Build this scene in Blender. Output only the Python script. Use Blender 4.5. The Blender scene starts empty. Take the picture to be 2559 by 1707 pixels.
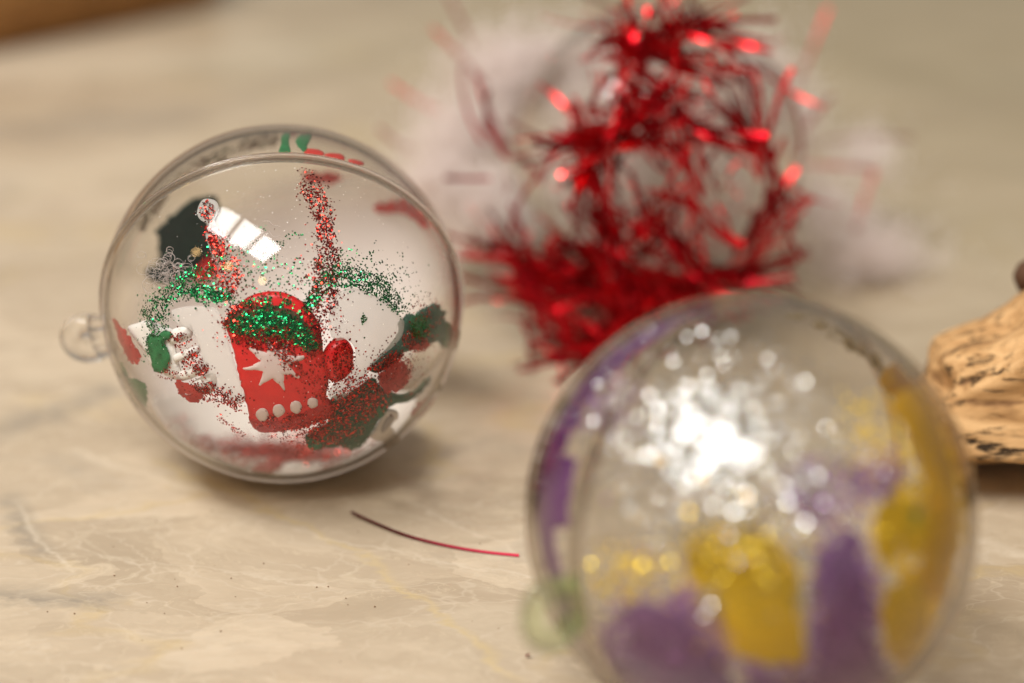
import bpy, bmesh, math, random
import numpy as np
from mathutils import Vector, Matrix, noise
from mathutils.geometry import delaunay_2d_cdt

random.seed(7)
rng = np.random.default_rng(11)
scene = bpy.context.scene
COL = scene.collection

# ------------------------------------------------------------------ camera
FPX = 4470.0                       # focal length in pixels of the 2559 px wide photograph
PITCH = math.atan(2201 / FPX)      # camera looks down on the table
CP, SP = math.cos(PITCH), math.sin(PITCH)
CAMH = 0.04 + 0.4 * (SP - 93.5 / FPX * CP)
CAM = Vector((0, 0, CAMH))
RIGHT, UP, VIEW = Vector((1, 0, 0)), Vector((0, SP, CP)), Vector((0, CP, -SP))
cd = bpy.data.cameras.new('camera')
cam = bpy.data.objects.new('camera', cd)
COL.objects.link(cam)
cam.location = CAM
cam.rotation_euler = (math.pi / 2 - PITCH, 0, 0)
cd.sensor_width = 36.0
cd.lens = 36.0 * FPX / 2559.0
cd.clip_start, cd.clip_end = 0.01, 50
cd.dof.use_dof = True
cd.dof.focus_distance = 0.368
cd.dof.aperture_fstop = cd.lens / 15.4
cd.dof.aperture_blades = 0
scene.camera = cam

# ------------------------------------------------------------------ world and lamps
world = bpy.data.worlds.new('World')
scene.world = world
world.use_nodes = True
bg = world.node_tree.nodes['Background']
bg.inputs['Color'].default_value = (1.0, 0.90, 0.78, 1)
bg.inputs['Strength'].default_value = 0.175


def area(name, loc, rz, sx, sy, radiance, color):
    l = bpy.data.lights.new(name, 'AREA')
    l.shape = 'RECTANGLE'
    l.size, l.size_y = sx, sy
    l.energy = radiance * math.pi * sx * sy
    l.color = color
    o = bpy.data.objects.new(name, l)
    COL.objects.link(o)
    o.location = loc
    o.rotation_euler = (0, 0, rz)
    return o


PANE_RZ = math.radians(-44)
for cx, cy, sx, sy in ((-1.17, 0.08, 0.56, 0.66), (-0.705, -0.39, 0.50, 0.66), (-0.28, -0.825, 0.52, 0.64)):
    area('roof_window_light', (cx, cy, 2.0), PANE_RZ, sx, sy, 13.6, (1.0, 0.985, 0.955))
for loc in ((-2.28, -0.43, 2.0), (-1.35, -1.26, 2.0), (-0.38, -2.01, 2.0)):
    l = bpy.data.lights.new('warm_bulb_light', 'POINT')
    l.shadow_soft_size = 0.14
    l.energy = 7.0
    l.color = (1.0, 0.62, 0.25)
    o = bpy.data.objects.new('warm_bulb_light', l)
    COL.objects.link(o)
    o.location = loc

vs = scene.view_settings
vs.view_transform = 'Standard'
vs.look = 'None'
vs.exposure = 0.76
vs.gamma = 1.0
scene.render.engine = 'CYCLES'
cy = scene.cycles
cy.max_bounces = 14
cy.transparent_max_bounces = 40
cy.transmission_bounces = 12
cy.glossy_bounces = 5
cy.diffuse_bounces = 5
cy.caustics_reflective = False
cy.caustics_refractive = True
cy.blur_glossy = 0.3
cy.sample_clamp_indirect = 5.0
cy.use_denoising = True


# ------------------------------------------------------------------ helpers
def ray(x, y):
    return ((x - 1279.5) / FPX * RIGHT - (y - 853.5) / FPX * UP + VIEW).normalized()


def at(x, y, D):
    return CAM + D * ((x - 1279.5) / FPX * RIGHT - (y - 853.5) / FPX * UP + VIEW)


def on_table(x, y, z=0.0):
    d = ray(x, y)
    return CAM + d * ((z - CAMH) / d.z)


def on_ball(x, y, C, r, far=False):
    """where the sight line through a photo point meets a ball of radius r round C"""
    d = ray(x, y)
    o = CAM - C
    b = d.dot(o)
    q = b * b - (o.dot(o) - r * r)
    if q <= 0:
        n = (o - d * b).normalized()
        return C + n * r
    t = -b + (math.sqrt(q) if far else -math.sqrt(q))
    return CAM + d * t


def view_vec(x, y, z):
    """direction given as right, up, toward the viewer"""
    return (RIGHT * x + UP * y - VIEW * z).normalized()


def thing(name, label, cat, loc=(0, 0, 0), group=None):
    o = bpy.data.objects.new(name, None)
    COL.objects.link(o)
    o.location = loc
    o.empty_display_size = 0.01
    o['label'] = label
    o['category'] = cat
    if group:
        o['group'] = group
    return o


def mesh(name, verts, faces, mat, parent=None, smooth=True, world_coords=True, kind=None, label=None):
    """one mesh object; verts are world coordinates, stored relative to the top-level parent"""
    off = Vector((0, 0, 0))
    p = parent
    while p is not None:
        off += p.location
        p = p.parent
    V = np.asarray([tuple(v) for v in verts], dtype=np.float64) if not isinstance(verts, np.ndarray) else verts
    V = V - np.array(off)
    me = bpy.data.meshes.new(name)
    me.from_pydata(V.tolist(), [], faces if isinstance(faces, list) else faces.tolist())
    me.update()
    if smooth:
        me.polygons.foreach_set('use_smooth', [True] * len(me.polygons))
    me.materials.append(mat)
    o = bpy.data.objects.new(name, me)
    COL.objects.link(o)
    if parent:
        o.parent = parent
    if kind:
        o['kind'] = kind
    if label:
        o['label'] = label
    return o


def tag(o, label, cat, group=None):
    o['label'] = label
    o['category'] = cat
    if group:
        o['group'] = group
    return o


def smooth_poly(pts, n=4, closed=True):
    P = [Vector((p[0], p[1])) for p in pts]
    out = []
    m = len(P)
    rngi = range(m if closed else m - 1)
    for i in rngi:
        if closed:
            a, b, c, d = P[i - 1], P[i], P[(i + 1) % m], P[(i + 2) % m]
        else:
            a, b, c, d = P[max(i - 1, 0)], P[i], P[i + 1], P[min(i + 2, m - 1)]
        for k in range(n):
            t = k / n
            out.append(0.5 * ((2 * b) + (c - a) * t + (2 * a - 5 * b + 4 * c - d) * t * t + (3 * b - a - 3 * c + d) * t ** 3))
    if not closed:
        out.append(P[-1].copy())
    return out


def fill_poly(outline, step):
    xs = [p[0] for p in outline]
    ys = [p[1] for p in outline]
    n = len(outline)
    pts = [Vector((p[0], p[1])) for p in outline]
    edges = [(i, (i + 1) % n) for i in range(n)]
    y = min(ys) + step / 2
    row = 0
    while y < max(ys):
        x = min(xs) + (step / 2 if row % 2 else step)
        while x < max(xs):
            pts.append(Vector((x + random.uniform(-.15, .15) * step, y + random.uniform(-.15, .15) * step)))
            x += step
        y += step * 0.87
        row += 1
    v, e, f, *_ = delaunay_2d_cdt(pts, edges, [], 1, 0.05)
    return v, [list(t) for t in f]


def patch(name, pts, C, r, thick, mat, parent, far=False, step=14, ragged=0.0, bulge=0.0, smooth_n=4, label=None, kind=None, fade=0.0):
    """a sheet cut to an outline seen in the photo, bent onto the inside of the ball"""
    ol = smooth_poly(pts, smooth_n)
    if ragged:
        ol = [p + Vector((noise.noise(Vector((p.x * .09, p.y * .09, 3))), noise.noise(Vector((p.x * .09, p.y * .09, 9))))) * ragged for p in ol]
    v, f = fill_poly(ol, step)
    oa = np.array([(p.x, p.y) for p in ol])
    n = len(v)
    top, bot, cov = [], [], []
    for p in v:
        dist = np.sqrt(((oa - np.array((p.x, p.y))) ** 2).sum(1)).min()
        cov.append(min(1.0, dist / fade) if fade else 1.0)
        b = min(1.0, dist / 16.0)
        b = math.sqrt(max(0, 1 - (1 - b) ** 2))
        w = on_ball(p.x, p.y, C, r, far)
        nrm = (w - C).normalized()
        h = thick * (0.35 + 0.65 * b) + bulge * b
        top.append(C + nrm * (r - thick + h))
        bot.append(C + nrm * (r - thick))
    verts = top + bot
    faces = []
    cnt = {}
    for t in f:
        for i in range(len(t)):
            a, b2 = t[i], t[(i + 1) % len(t)]
            cnt[(a, b2)] = 1
    # keep winding outward
    def outward(t):
        a, b2, c = top[t[0]], top[t[1]], top[t[2]]
        return (b2 - a).cross(c - a).dot((a - C)) > 0
    flip = not outward(f[0])
    for t in f:
        faces.append(t[::-1] if flip else t)
        faces.append([i + n for i in (t if flip else t[::-1])])
    for (a, b2) in cnt:
        if (b2, a) not in cnt:
            q = [b2, a, a + n, b2 + n]
            faces.append(q[::-1] if flip else q)
    o = mesh(name, verts, faces, mat, parent, smooth=True, label=label, kind=kind)
    at_ = o.data.attributes.new('cover', 'FLOAT', 'POINT')
    at_.data.foreach_set('value', cov + cov)
    return o


def frame_from(n):
    n = n.normalized()
    a = Vector((0, 0, 1)) if abs(n.z) < 0.9 else Vector((1, 0, 0))
    x = n.cross(a).normalized()
    return x, n.cross(x).normalized(), n


def flakes(name, spots, C, r, size, mat, parent, tilt=18, sides=6, label=None, clump=False):
    """glitter: hexagonal foil flakes stuck to the inside; spots = (x, y, sx, sy, count, far)"""
    V, F = [], []
    for (x, y, sx, sy, cnt, *fr) in spots:
        far = fr[0] if fr else False
        for _ in range(int(cnt)):
            if random.random() < .72:
                rr_, aa_ = 1.35 * math.sqrt(random.random()), random.random() * 6.2832
                gx, gy = rr_ * math.cos(aa_), rr_ * math.sin(aa_)
            else:
                gx, gy = random.gauss(0, 1), random.gauss(0, 1)
            fx, fy = x + gx * sx, y + gy * sy
            if clump and random.random() > .62 + 1.1 * noise.noise(Vector((fx * .05, fy * .05, cnt * .37))):
                continue
            p = on_ball(fx, fy, C, r - random.random() * 0.0002, far)
            nrm = (p - C).normalized()
            if p.z < 0.0006:
                continue
            ax, ay, _n = frame_from(nrm)
            t1, t2 = math.tan(math.radians(random.gauss(0, tilt))), math.tan(math.radians(random.gauss(0, tilt)))
            n2 = (nrm + ax * t1 + ay * t2).normalized()
            ax, ay, _n = frame_from(n2)
            s = size * random.choice((.6, .8, 1, 1, 1.1, 1.35)) * random.uniform(.85, 1.15) / 2
            a0 = random.random() * 6.28
            base = len(V)
            for k in range(sides):
                a = a0 + k * 2 * math.pi / sides
                V.append(p + (ax * math.cos(a) + ay * math.sin(a)) * s)
            F.append(list(range(base, base + sides)))
    return mesh(name, V, F, mat, parent, smooth=False, kind='stuff', label=label)


def along(path, count, far=False):
    """spread spots along a stroke of (x, y, sigma[, weight])"""
    segs = []
    tot = 0
    for a, b in zip(path[:-1], path[1:]):
        l = math.hypot(b[0] - a[0], b[1] - a[1])
        segs.append((a, b, l))
        tot += l
    out = []
    for a, b, l in segs:
        k = max(2, int(l / 8))
        for i in range(k):
            t = (i + .5) / k
            s = a[2] + (b[2] - a[2]) * t
            c = count * l / tot / k
            out.append((a[0] + (b[0] - a[0]) * t, a[1] + (b[1] - a[1]) * t, s, s, int(c) + (random.random() < c % 1), far))
    return out


def tube(points, rad, sides=6, closed=False):
    V, F = [], []
    m = len(points)
    prev = None
    for i, p in enumerate(points):
        if closed:
            t = points[(i + 1) % m] - points[i - 1]
        else:
            t = points[min(i + 1, m - 1)] - points[max(i - 1, 0)]
        t.normalize()
        if prev is None:
            x, y, _ = frame_from(t)
        else:
            x = (prev - t * prev.dot(t)).normalized()
            y = t.cross(x)
        prev = x
        rr = rad(i / (m - 1)) if callable(rad) else rad
        for k in range(sides):
            a = 2 * math.pi * k / sides
            V.append(p + (x * math.cos(a) + y * math.sin(a)) * rr)
    for i in range(m if closed else m - 1):
        j = (i + 1) % m
        for k in range(sides):
            l = (k + 1) % sides
            F.append([i * sides + k, i * sides + l, j * sides + l, j * sides + k])
    if not closed:
        F.append(list(range(sides))[::-1])
        F.append([(m - 1) * sides + k for k in range(sides)])
    return V, F


def ribbon(points, width, up0, twist=0.0, thick=0.00004):
    """flat foil strip with a real thickness"""
    V, F = [], []
    m = len(points)
    for i, p in enumerate(points):
        t = (points[min(i + 1, m - 1)] - points[max(i - 1, 0)]).normalized()
        u = (up0 - t * up0.dot(t))
        if u.length < 1e-6:
            u = frame_from(t)[0]
        u.normalize()
        w = t.cross(u)
        a = twist * i / (m - 1)
        d = w * math.cos(a) + u * math.sin(a)
        e = t.cross(d)
        for sx, se in ((-1, -1), (1, -1), (1, 1), (-1, 1)):
            V.append(p + d * (sx * width / 2) + e * (se * thick / 2))
    for i in range(m - 1):
        for k in range(4):
            l = (k + 1) % 4
            F.append([i * 4 + k, i * 4 + l, i * 4 + 4 + l, i * 4 + 4 + k])
    F.append([3, 2, 1, 0])
    b = (m - 1) * 4
    F.append([b, b + 1, b + 2, b + 3])
    return V, F


class Bag:
    def __init__(self):
        self.V, self.F = [], []

    def add(self, vf):
        b = len(self.V)
        self.V += vf[0]
        self.F += [[i + b for i in f] for f in vf[1]]


# ------------------------------------------------------------------ materials
def new_mat(name):
    m = bpy.data.materials.new(name)
    m.use_nodes = True
    nt = m.node_tree
    nt.nodes.clear()
    return m, nt, nt.nodes, nt.links


def out(nt, sock):
    o = nt.nodes.new('ShaderNodeOutputMaterial')
    nt.links.new(sock, o.inputs['Surface'])


def math_node(nt, op, a, b=None, clamp=False):
    n = nt.nodes.new('ShaderNodeMath')
    n.operation = op
    n.use_clamp = clamp
    for i, v in enumerate((a, b)):
        if v is None:
            continue
        if isinstance(v, (int, float)):
            n.inputs[i].default_value = v
        else:
            nt.links.new(v, n.inputs[i])
    return n.outputs[0]


def ramp(nt, fac, stops, interp='LINEAR'):
    n = nt.nodes.new('ShaderNodeValToRGB')
    n.color_ramp.interpolation = interp
    e = n.color_ramp.elements
    e[0].position, e[0].color = stops[0][0], (*stops[0][1], 1)
    e[1].position, e[1].color = stops[-1][0], (*stops[-1][1], 1)
    for p, c in stops[1:-1]:
        k = e.new(p)
        k.color = (*c, 1)
    nt.links.new(fac, n.inputs[0])
    return n.outputs[0]


def mixrgb(nt, fac, a, b, mode='MIX'):
    n = nt.nodes.new('ShaderNodeMix')
    n.data_type = 'RGBA'
    n.blend_type = mode
    for sock, v in ((n.inputs[0], fac), (n.inputs[6], a), (n.inputs[7], b)):
        if isinstance(v, (int, float)):
            sock.default_value = v
        elif isinstance(v, tuple):
            sock.default_value = (*v, 1)
        else:
            nt.links.new(v, sock)
    return n.outputs[2]


def noise_tex(nt, vec, scale, detail=4, rough=.5, dist=0.0, out_='Fac'):
    n = nt.nodes.new('ShaderNodeTexNoise')
    n.inputs['Scale'].default_value = scale
    n.inputs['Detail'].default_value = detail
    n.inputs['Roughness'].default_value = rough
    n.inputs['Distortion'].default_value = dist
    nt.links.new(vec, n.inputs['Vector'])
    return n.outputs[out_]


def principled(name, color, rough=.5, metal=0.0, spec=.5, **kw):
    m, nt, N, L = new_mat(name)
    b = N.new('ShaderNodeBsdfPrincipled')
    b.inputs['Base Color'].default_value = (*color, 1)
    b.inputs['Roughness'].default_value = rough
    b.inputs['Specular IOR Level'].default_value = spec
    b.inputs['Metallic'].default_value = metal
    b.inputs['Specular IOR Level'].default_value = spec
    for k, v in kw.items():
        b.inputs[k].default_value = v
    out(nt, b.outputs[0])
    return m


def clear_plastic(name, tint=(.985, .982, .976), edge=(.66, .60, .53)):
    """thin clear moulded plastic: straight through the face, Fresnel gloss, bent and tinted at the rim"""
    m, nt, N, L = new_mat(name)
    lw = N.new('ShaderNodeLayerWeight')
    lw.inputs['Blend'].default_value = .5
    fc = lw.outputs['Facing']
    p5 = math_node(nt, 'POWER', fc, 5.0)
    fr = math_node(nt, 'ADD', math_node(nt, 'MULTIPLY', p5, .90), .018)
    p3 = math_node(nt, 'POWER', fc, 4.0)
    col = mixrgb(nt, p3, tint, edge)
    tr = N.new('ShaderNodeBsdfTransparent')
    L.new(col, tr.inputs['Color'])
    gl = N.new('ShaderNodeBsdfGlossy')
    gl.inputs['Roughness'].default_value = .01
    gl.inputs['Color'].default_value = (1, 1, 1, 1)
    mx = N.new('ShaderNodeMixShader')
    L.new(fr, mx.inputs[0])
    L.new(tr.outputs[0], mx.inputs[1])
    L.new(gl.outputs[0], mx.inputs[2])
    gs = N.new('ShaderNodeBsdfGlass')
    gs.inputs['IOR'].default_value = 1.49
    gs.inputs['Roughness'].default_value = .0
    gs.inputs['Color'].default_value = (*edge, 1)
    mr = N.new('ShaderNodeMapRange')
    mr.interpolation_type = 'SMOOTHSTEP'
    mr.inputs['From Min'].default_value = .76
    mr.inputs['From Max'].default_value = .90
    L.new(fc, mr.inputs['Value'])
    m2 = N.new('ShaderNodeMixShader')
    L.new(mr.outputs[0], m2.inputs[0])
    L.new(mx.outputs[0], m2.inputs[1])
    L.new(gs.outputs[0], m2.inputs[2])
    out(nt, m2.outputs[0])
    return m


def solid_glass(name, color, frac=.65, rough=.02):
    m, nt, N, L = new_mat(name)
    g = N.new('ShaderNodeBsdfGlass')
    g.inputs['IOR'].default_value = 1.49
    g.inputs['Roughness'].default_value = rough
    g.inputs['Color'].default_value = (*color, 1)
    t = N.new('ShaderNodeBsdfTransparent')
    t.inputs['Color'].default_value = (*color, 1)
    mx = N.new('ShaderNodeMixShader')
    mx.inputs[0].default_value = frac
    L.new(t.outputs[0], mx.inputs[1])
    L.new(g.outputs[0], mx.inputs[2])
    out(nt, mx.outputs[0])
    return m


def foil(name, c1, c2, rough=.22):
    """metallic flakes or strips, each a little different"""
    m, nt, N, L = new_mat(name)
    g = N.new('ShaderNodeNewGeometry')
    col = ramp(nt, g.outputs['Random Per Island'], [(0, c1), (1, c2)])
    b = N.new('ShaderNodeBsdfPrincipled')
    L.new(col, b.inputs['Base Color'])
    b.inputs['Metallic'].default_value = 1.0
    b.inputs['Roughness'].default_value = rough
    out(nt, b.outputs[0])
    return m


def smear(name, c1, c2, cover=.8, scale=420, rough=.4, trans=.25):
    """paint or powder film with ragged cover"""
    m, nt, N, L = new_mat(name)
    tc = N.new('ShaderNodeTexCoord')
    n1 = noise_tex(nt, tc.outputs['Object'], scale, 5, .65)
    n2 = noise_tex(nt, tc.outputs['Object'], scale * .35, 3, .5)
    col = mixrgb(nt, ramp(nt, n2, [(.35, (0, 0, 0)), (.65, (1, 1, 1))]), c1, c2)
    b = N.new('ShaderNodeBsdfPrincipled')
    L.new(col, b.inputs['Base Color'])
    b.inputs['Roughness'].default_value = rough
    tl = N.new('ShaderNodeBsdfTranslucent')
    L.new(col, tl.inputs['Color'])
    a = N.new('ShaderNodeMixShader')
    a.inputs[0].default_value = trans
    L.new(b.outputs[0], a.inputs[1])
    L.new(tl.outputs[0], a.inputs[2])
    t = N.new('ShaderNodeBsdfTransparent')
    mx = N.new('ShaderNodeMixShader')
    lo = 1 - cover
    ca_ = N.new('ShaderNodeAttribute')
    ca_.attribute_name = 'cover'
    n1 = math_node(nt, 'ADD', n1, math_node(nt, 'MULTIPLY', math_node(nt, 'SUBTRACT', ca_.outputs['Fac'], 1.0), .55))
    al = ramp(nt, n1, [(max(0, lo - .08), (0, 0, 0)), (min(1, lo + .08), (1, 1, 1))])
    L.new(al, mx.inputs[0])
    L.new(t.outputs[0], mx.inputs[1])
    L.new(a.outputs[0], mx.inputs[2])
    out(nt, mx.outputs[0])
    return m


def film(name, color, alpha, trans=.5, cover=False):
    """frosted see-through sheet"""
    m, nt, N, L = new_mat(name)
    d = N.new('ShaderNodeBsdfDiffuse')
    d.inputs['Color'].default_value = (*color, 1)
    tl = N.new('ShaderNodeBsdfTranslucent')
    tl.inputs['Color'].default_value = (*color, 1)
    a = N.new('ShaderNodeMixShader')
    a.inputs[0].default_value = trans
    L.new(d.outputs[0], a.inputs[1])
    L.new(tl.outputs[0], a.inputs[2])
    t = N.new('ShaderNodeBsdfTransparent')
    mx = N.new('ShaderNodeMixShader')
    mx.inputs[0].default_value = alpha
    if cover:
        ca_ = N.new('ShaderNodeAttribute')
        ca_.attribute_name = 'cover'
        L.new(math_node(nt, 'MULTIPLY', ca_.outputs['Fac'], alpha), mx.inputs[0])
    L.new(t.outputs[0], mx.inputs[1])
    L.new(a.outputs[0], mx.inputs[2])
    out(nt, mx.outputs[0])
    return m


def felt(name, c1, c2, scale=700, rough=.75, bump=.5, spec=.3):
    m, nt, N, L = new_mat(name)
    tc = N.new('ShaderNodeTexCoord')
    n1 = noise_tex(nt, tc.outputs['Object'], scale, 5, .7)
    col = mixrgb(nt, ramp(nt, n1, [(.3, (0, 0, 0)), (.7, (1, 1, 1))]), c1, c2)
    b = N.new('ShaderNodeBsdfPrincipled')
    L.new(col, b.inputs['Base Color'])
    b.inputs['Roughness'].default_value = rough
    bp = N.new('ShaderNodeBump')
    bp.inputs['Strength'].default_value = bump
    bp.inputs['Distance'].default_value = .0003
    L.new(n1, bp.inputs['Height'])
    L.new(bp.outputs[0], b.inputs['Normal'])
    out(nt, b.outputs[0])
    return m


def stone_mat():
    m, nt, N, L = new_mat('beige_stone')
    tc = N.new('ShaderNodeTexCoord')
    mp = N.new('ShaderNodeMapping')
    mp.inputs['Rotation'].default_value = (0, 0, math.radians(24))
    mp.inputs['Scale'].default_value = (.62, 1.25, 1)
    L.new(tc.outputs['Object'], mp.inputs['Vector'])
    base = mp.outputs[0]
    # warp the coordinates so that seams wander
    nw = noise_tex(nt, base, 22, 5, .6, 0, 'Color')
    sub = N.new('ShaderNodeVectorMath')
    sub.operation = 'SUBTRACT'
    L.new(nw, sub.inputs[0])
    sub.inputs[1].default_value = (.5, .5, .5)
    sc = N.new('ShaderNodeVectorMath')
    sc.operation = 'SCALE'
    L.new(sub.outputs[0], sc.inputs[0])
    sc.inputs['Scale'].default_value = .045
    ad = N.new('ShaderNodeVectorMath')
    ad.operation = 'ADD'
    L.new(base, ad.inputs[0])
    L.new(sc.outputs[0], ad.inputs[1])
    w = ad.outputs[0]

    def vor(scale, feat, outn, vec=w):
        v = N.new('ShaderNodeTexVoronoi')
        v.feature = feat
        v.inputs['Scale'].default_value = scale
        L.new(vec, v.inputs['Vector'])
        return v.outputs[outn]
    big = noise_tex(nt, w, 11, 3, .55)
    mid = noise_tex(nt, w, 34, 6, .62)
    fine = noise_tex(nt, w, 210, 5, .6)
    col = ramp(nt, big, [(.34, (.365, .285, .190)), (.50, (.525, .415, .292)), (.64, (.620, .510, .375))])
    col = mixrgb(nt, ramp(nt, mid, [(.36, (.55, .55, .55)), (.60, (0, 0, 0))]), col, (.395, .310, .215))
    col = mixrgb(nt, ramp(nt, mid, [(.54, (0, 0, 0)), (.72, (.6, .6, .6))]), col, (.600, .500, .375))
    cellc = vor(46, 'F1', 'Color')
    bw = N.new('ShaderNodeRGBToBW')
    L.new(cellc, bw.inputs[0])
    col = mixrgb(nt, .42, col, ramp(nt, bw.outputs[0], [(.2, (.40, .315, .225)), (.8, (.66, .54, .40))]))
    e1 = vor(27, 'DISTANCE_TO_EDGE', 'Distance')
    e2 = vor(75, 'DISTANCE_TO_EDGE', 'Distance')
    msk = ramp(nt, noise_tex(nt, base, 15, 2, .5), [(.42, (0, 0, 0)), (.62, (1, 1, 1))])
    l1 = math_node(nt, 'MULTIPLY', ramp(nt, e1, [(0, (.50, .50, .50)), (.020, (0, 0, 0))]), msk)
    l2 = ramp(nt, e2, [(0, (.55, .55, .55)), (.032, (0, 0, 0))])
    col = mixrgb(nt, l2, col, (.60, .50, .38))
    col = mixrgb(nt, l1, col, (.62, .515, .375))
    # ochre seams
    on = noise_tex(nt, w, 9.5, 3, .5)
    oa = math_node(nt, 'ABSOLUTE', math_node(nt, 'SUBTRACT', on, .52))
    om = math_node(nt, 'MULTIPLY', ramp(nt, oa, [(0, (.5, .5, .5)), (.014, (0, 0, 0))]), ramp(nt, mid, [(.4, (.15, .15, .15)), (.6, (1, 1, 1))]))
    col = mixrgb(nt, om, col, (.55, .40, .17))
    # grey feathered flecks
    gn = noise_tex(nt, w, 17, 4, .55)
    gm = math_node(nt, 'MULTIPLY', ramp(nt, gn, [(.60, (0, 0, 0)), (.66, (.55, .55, .55))]), ramp(nt, fine, [(.35, (.5, .5, .5)), (.6, (1, 1, 1))]))
    col = mixrgb(nt, gm, col, (.31, .265, .21))
    col = mixrgb(nt, ramp(nt, fine, [(.35, (.22, .22, .22)), (.6, (0, 0, 0))]), col, (.40, .315, .22))
    mp2 = N.new('ShaderNodeMapping')
    mp2.inputs['Rotation'].default_value = (0, 0, math.radians(32))
    mp2.inputs['Scale'].default_value = (.62, 1.2, 1)
    L.new(w, mp2.inputs['Vector'])
    cr = noise_tex(nt, mp2.outputs[0], 150, 6, .62, .5)
    col = mixrgb(nt, ramp(nt, cr, [(.36, (.26, .26, .26)), (.50, (0, 0, 0))]), col, (.430, .335, .235))
    col = mixrgb(nt, ramp(nt, cr, [(.53, (0, 0, 0)), (.68, (.28, .28, .28))]), col, (.660, .545, .405))
    crl = math_node(nt, 'ABSOLUTE', math_node(nt, 'SUBTRACT', noise_tex(nt, mp2.outputs[0], 60, 5, .6, .8), .5))
    col = mixrgb(nt, ramp(nt, crl, [(0, (.34, .34, .34)), (.008, (0, 0, 0))]), col, (.68, .56, .40))
    wob = noise_tex(nt, base, 60, 5, .6)
    wob2 = noise_tex(nt, base, 240, 4, .6)
    sep = N.new('ShaderNodeSeparateXYZ')
    L.new(tc.outputs['Object'], sep.inputs[0])

    def vein(col, a_, b_, width, color, amt, wamp=.006):
        p0, p1 = on_table(*a_), on_table(*b_)
        d = p1 - p0
        ln = d.length
        d.normalize()
        dx = math_node(nt, 'SUBTRACT', sep.outputs[0], p0.x)
        dy = math_node(nt, 'SUBTRACT', sep.outputs[1], p0.y)
        t = math_node(nt, 'ADD', math_node(nt, 'MULTIPLY', dx, d.x / ln), math_node(nt, 'MULTIPLY', dy, d.y / ln))
        q = math_node(nt, 'ADD', math_node(nt, 'MULTIPLY', dx, -d.y), math_node(nt, 'MULTIPLY', dy, d.x))
        q = math_node(nt, 'ADD', q, math_node(nt, 'MULTIPLY', math_node(nt, 'SUBTRACT', wob, .5), wamp * 2))
        q = math_node(nt, 'ADD', q, math_node(nt, 'MULTIPLY', math_node(nt, 'SUBTRACT', wob2, .5), wamp * .6))
        side = ramp(nt, math_node(nt, 'DIVIDE', math_node(nt, 'ABSOLUTE', q), width), [(0, (amt,) * 3), (.45, (amt * .55,) * 3), (1, (0, 0, 0))])
        ends = ramp(nt, t, [(0, (0, 0, 0)), (.12, (1, 1, 1)), (.85, (1, 1, 1)), (1, (0, 0, 0))])
        brk = ramp(nt, wob2, [(.36, (.35,) * 3), (.55, (1, 1, 1))])
        f = math_node(nt, 'MULTIPLY', math_node(nt, 'MULTIPLY', side, ends), brk)
        return mixrgb(nt, f, col, color)
    OCH, PALE, GREY, BRN = (.58, .44, .22), (.68, .58, .45), (.31, .26, .20), (.36, .285, .20)
    col = vein(col, (380, 1130), (1010, 1440), .0016, OCH, .6)
    col = vein(col, (930, 1400), (1330, 1720), .0017, OCH, .6)
    col = vein(col, (640, 1310), (1500, 1480), .0009, PALE, .45)
    col = vein(col, (150, 1120), (620, 1260), .0022, PALE, .5)
    col = vein(col, (1000, 1240), (1330, 1400), .0010, PALE, .45)
    col = vein(col, (-100, 1110), (330, 955), .0075, GREY, .95)
    col = vein(col, (-200, 340), (560, 285), .018, GREY, .9, .012)
    col = vein(col, (-300, 175), (900, 130), .026, PALE, .85, .016)
    col = vein(col, (450, 290), (1100, 100), .016, BRN, .75, .012)
    col = vein(col, (-60, 1480), (330, 1495), .0050, GREY, .95, .005)
    col = vein(col, (0, 1230), (120, 1400), .0045, GREY, .85, .005)
    col = vein(col, (20, 1250), (180, 1440), .0009, PALE, .5, .004)
    col = vein(col, (100, 1380), (900, 1470), .0008, PALE, .4, .006)
    col = vein(col, (2200, 1300), (2700, 1420), .0030, PALE, .7)
    col = vein(col, (2250, 1480), (2700, 1640), .0040, BRN, .6)
    col = vein(col, (1900, 60), (2700, 330), .022, BRN, .75, .014)
    # the slab turns greener and darker toward its far right corner
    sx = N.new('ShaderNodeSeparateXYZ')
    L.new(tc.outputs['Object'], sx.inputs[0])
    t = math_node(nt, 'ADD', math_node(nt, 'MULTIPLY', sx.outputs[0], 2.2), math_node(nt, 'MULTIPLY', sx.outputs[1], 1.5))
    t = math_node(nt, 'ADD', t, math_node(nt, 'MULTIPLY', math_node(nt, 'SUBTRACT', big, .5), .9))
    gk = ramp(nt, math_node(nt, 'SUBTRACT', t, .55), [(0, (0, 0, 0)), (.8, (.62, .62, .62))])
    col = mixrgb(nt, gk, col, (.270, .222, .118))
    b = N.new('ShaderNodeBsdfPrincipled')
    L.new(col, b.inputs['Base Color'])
    b.inputs['Roughness'].default_value = .24
    b.inputs['Specular IOR Level'].default_value = .4
    bp = N.new('ShaderNodeBump')
    bp.inputs['Strength'].default_value = .12
    bp.inputs['Distance'].default_value = .0008
    L.new(fine, bp.inputs['Height'])
    L.new(bp.outputs[0], b.inputs['Normal'])
    out(nt, b.outputs[0])
    return m


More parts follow.
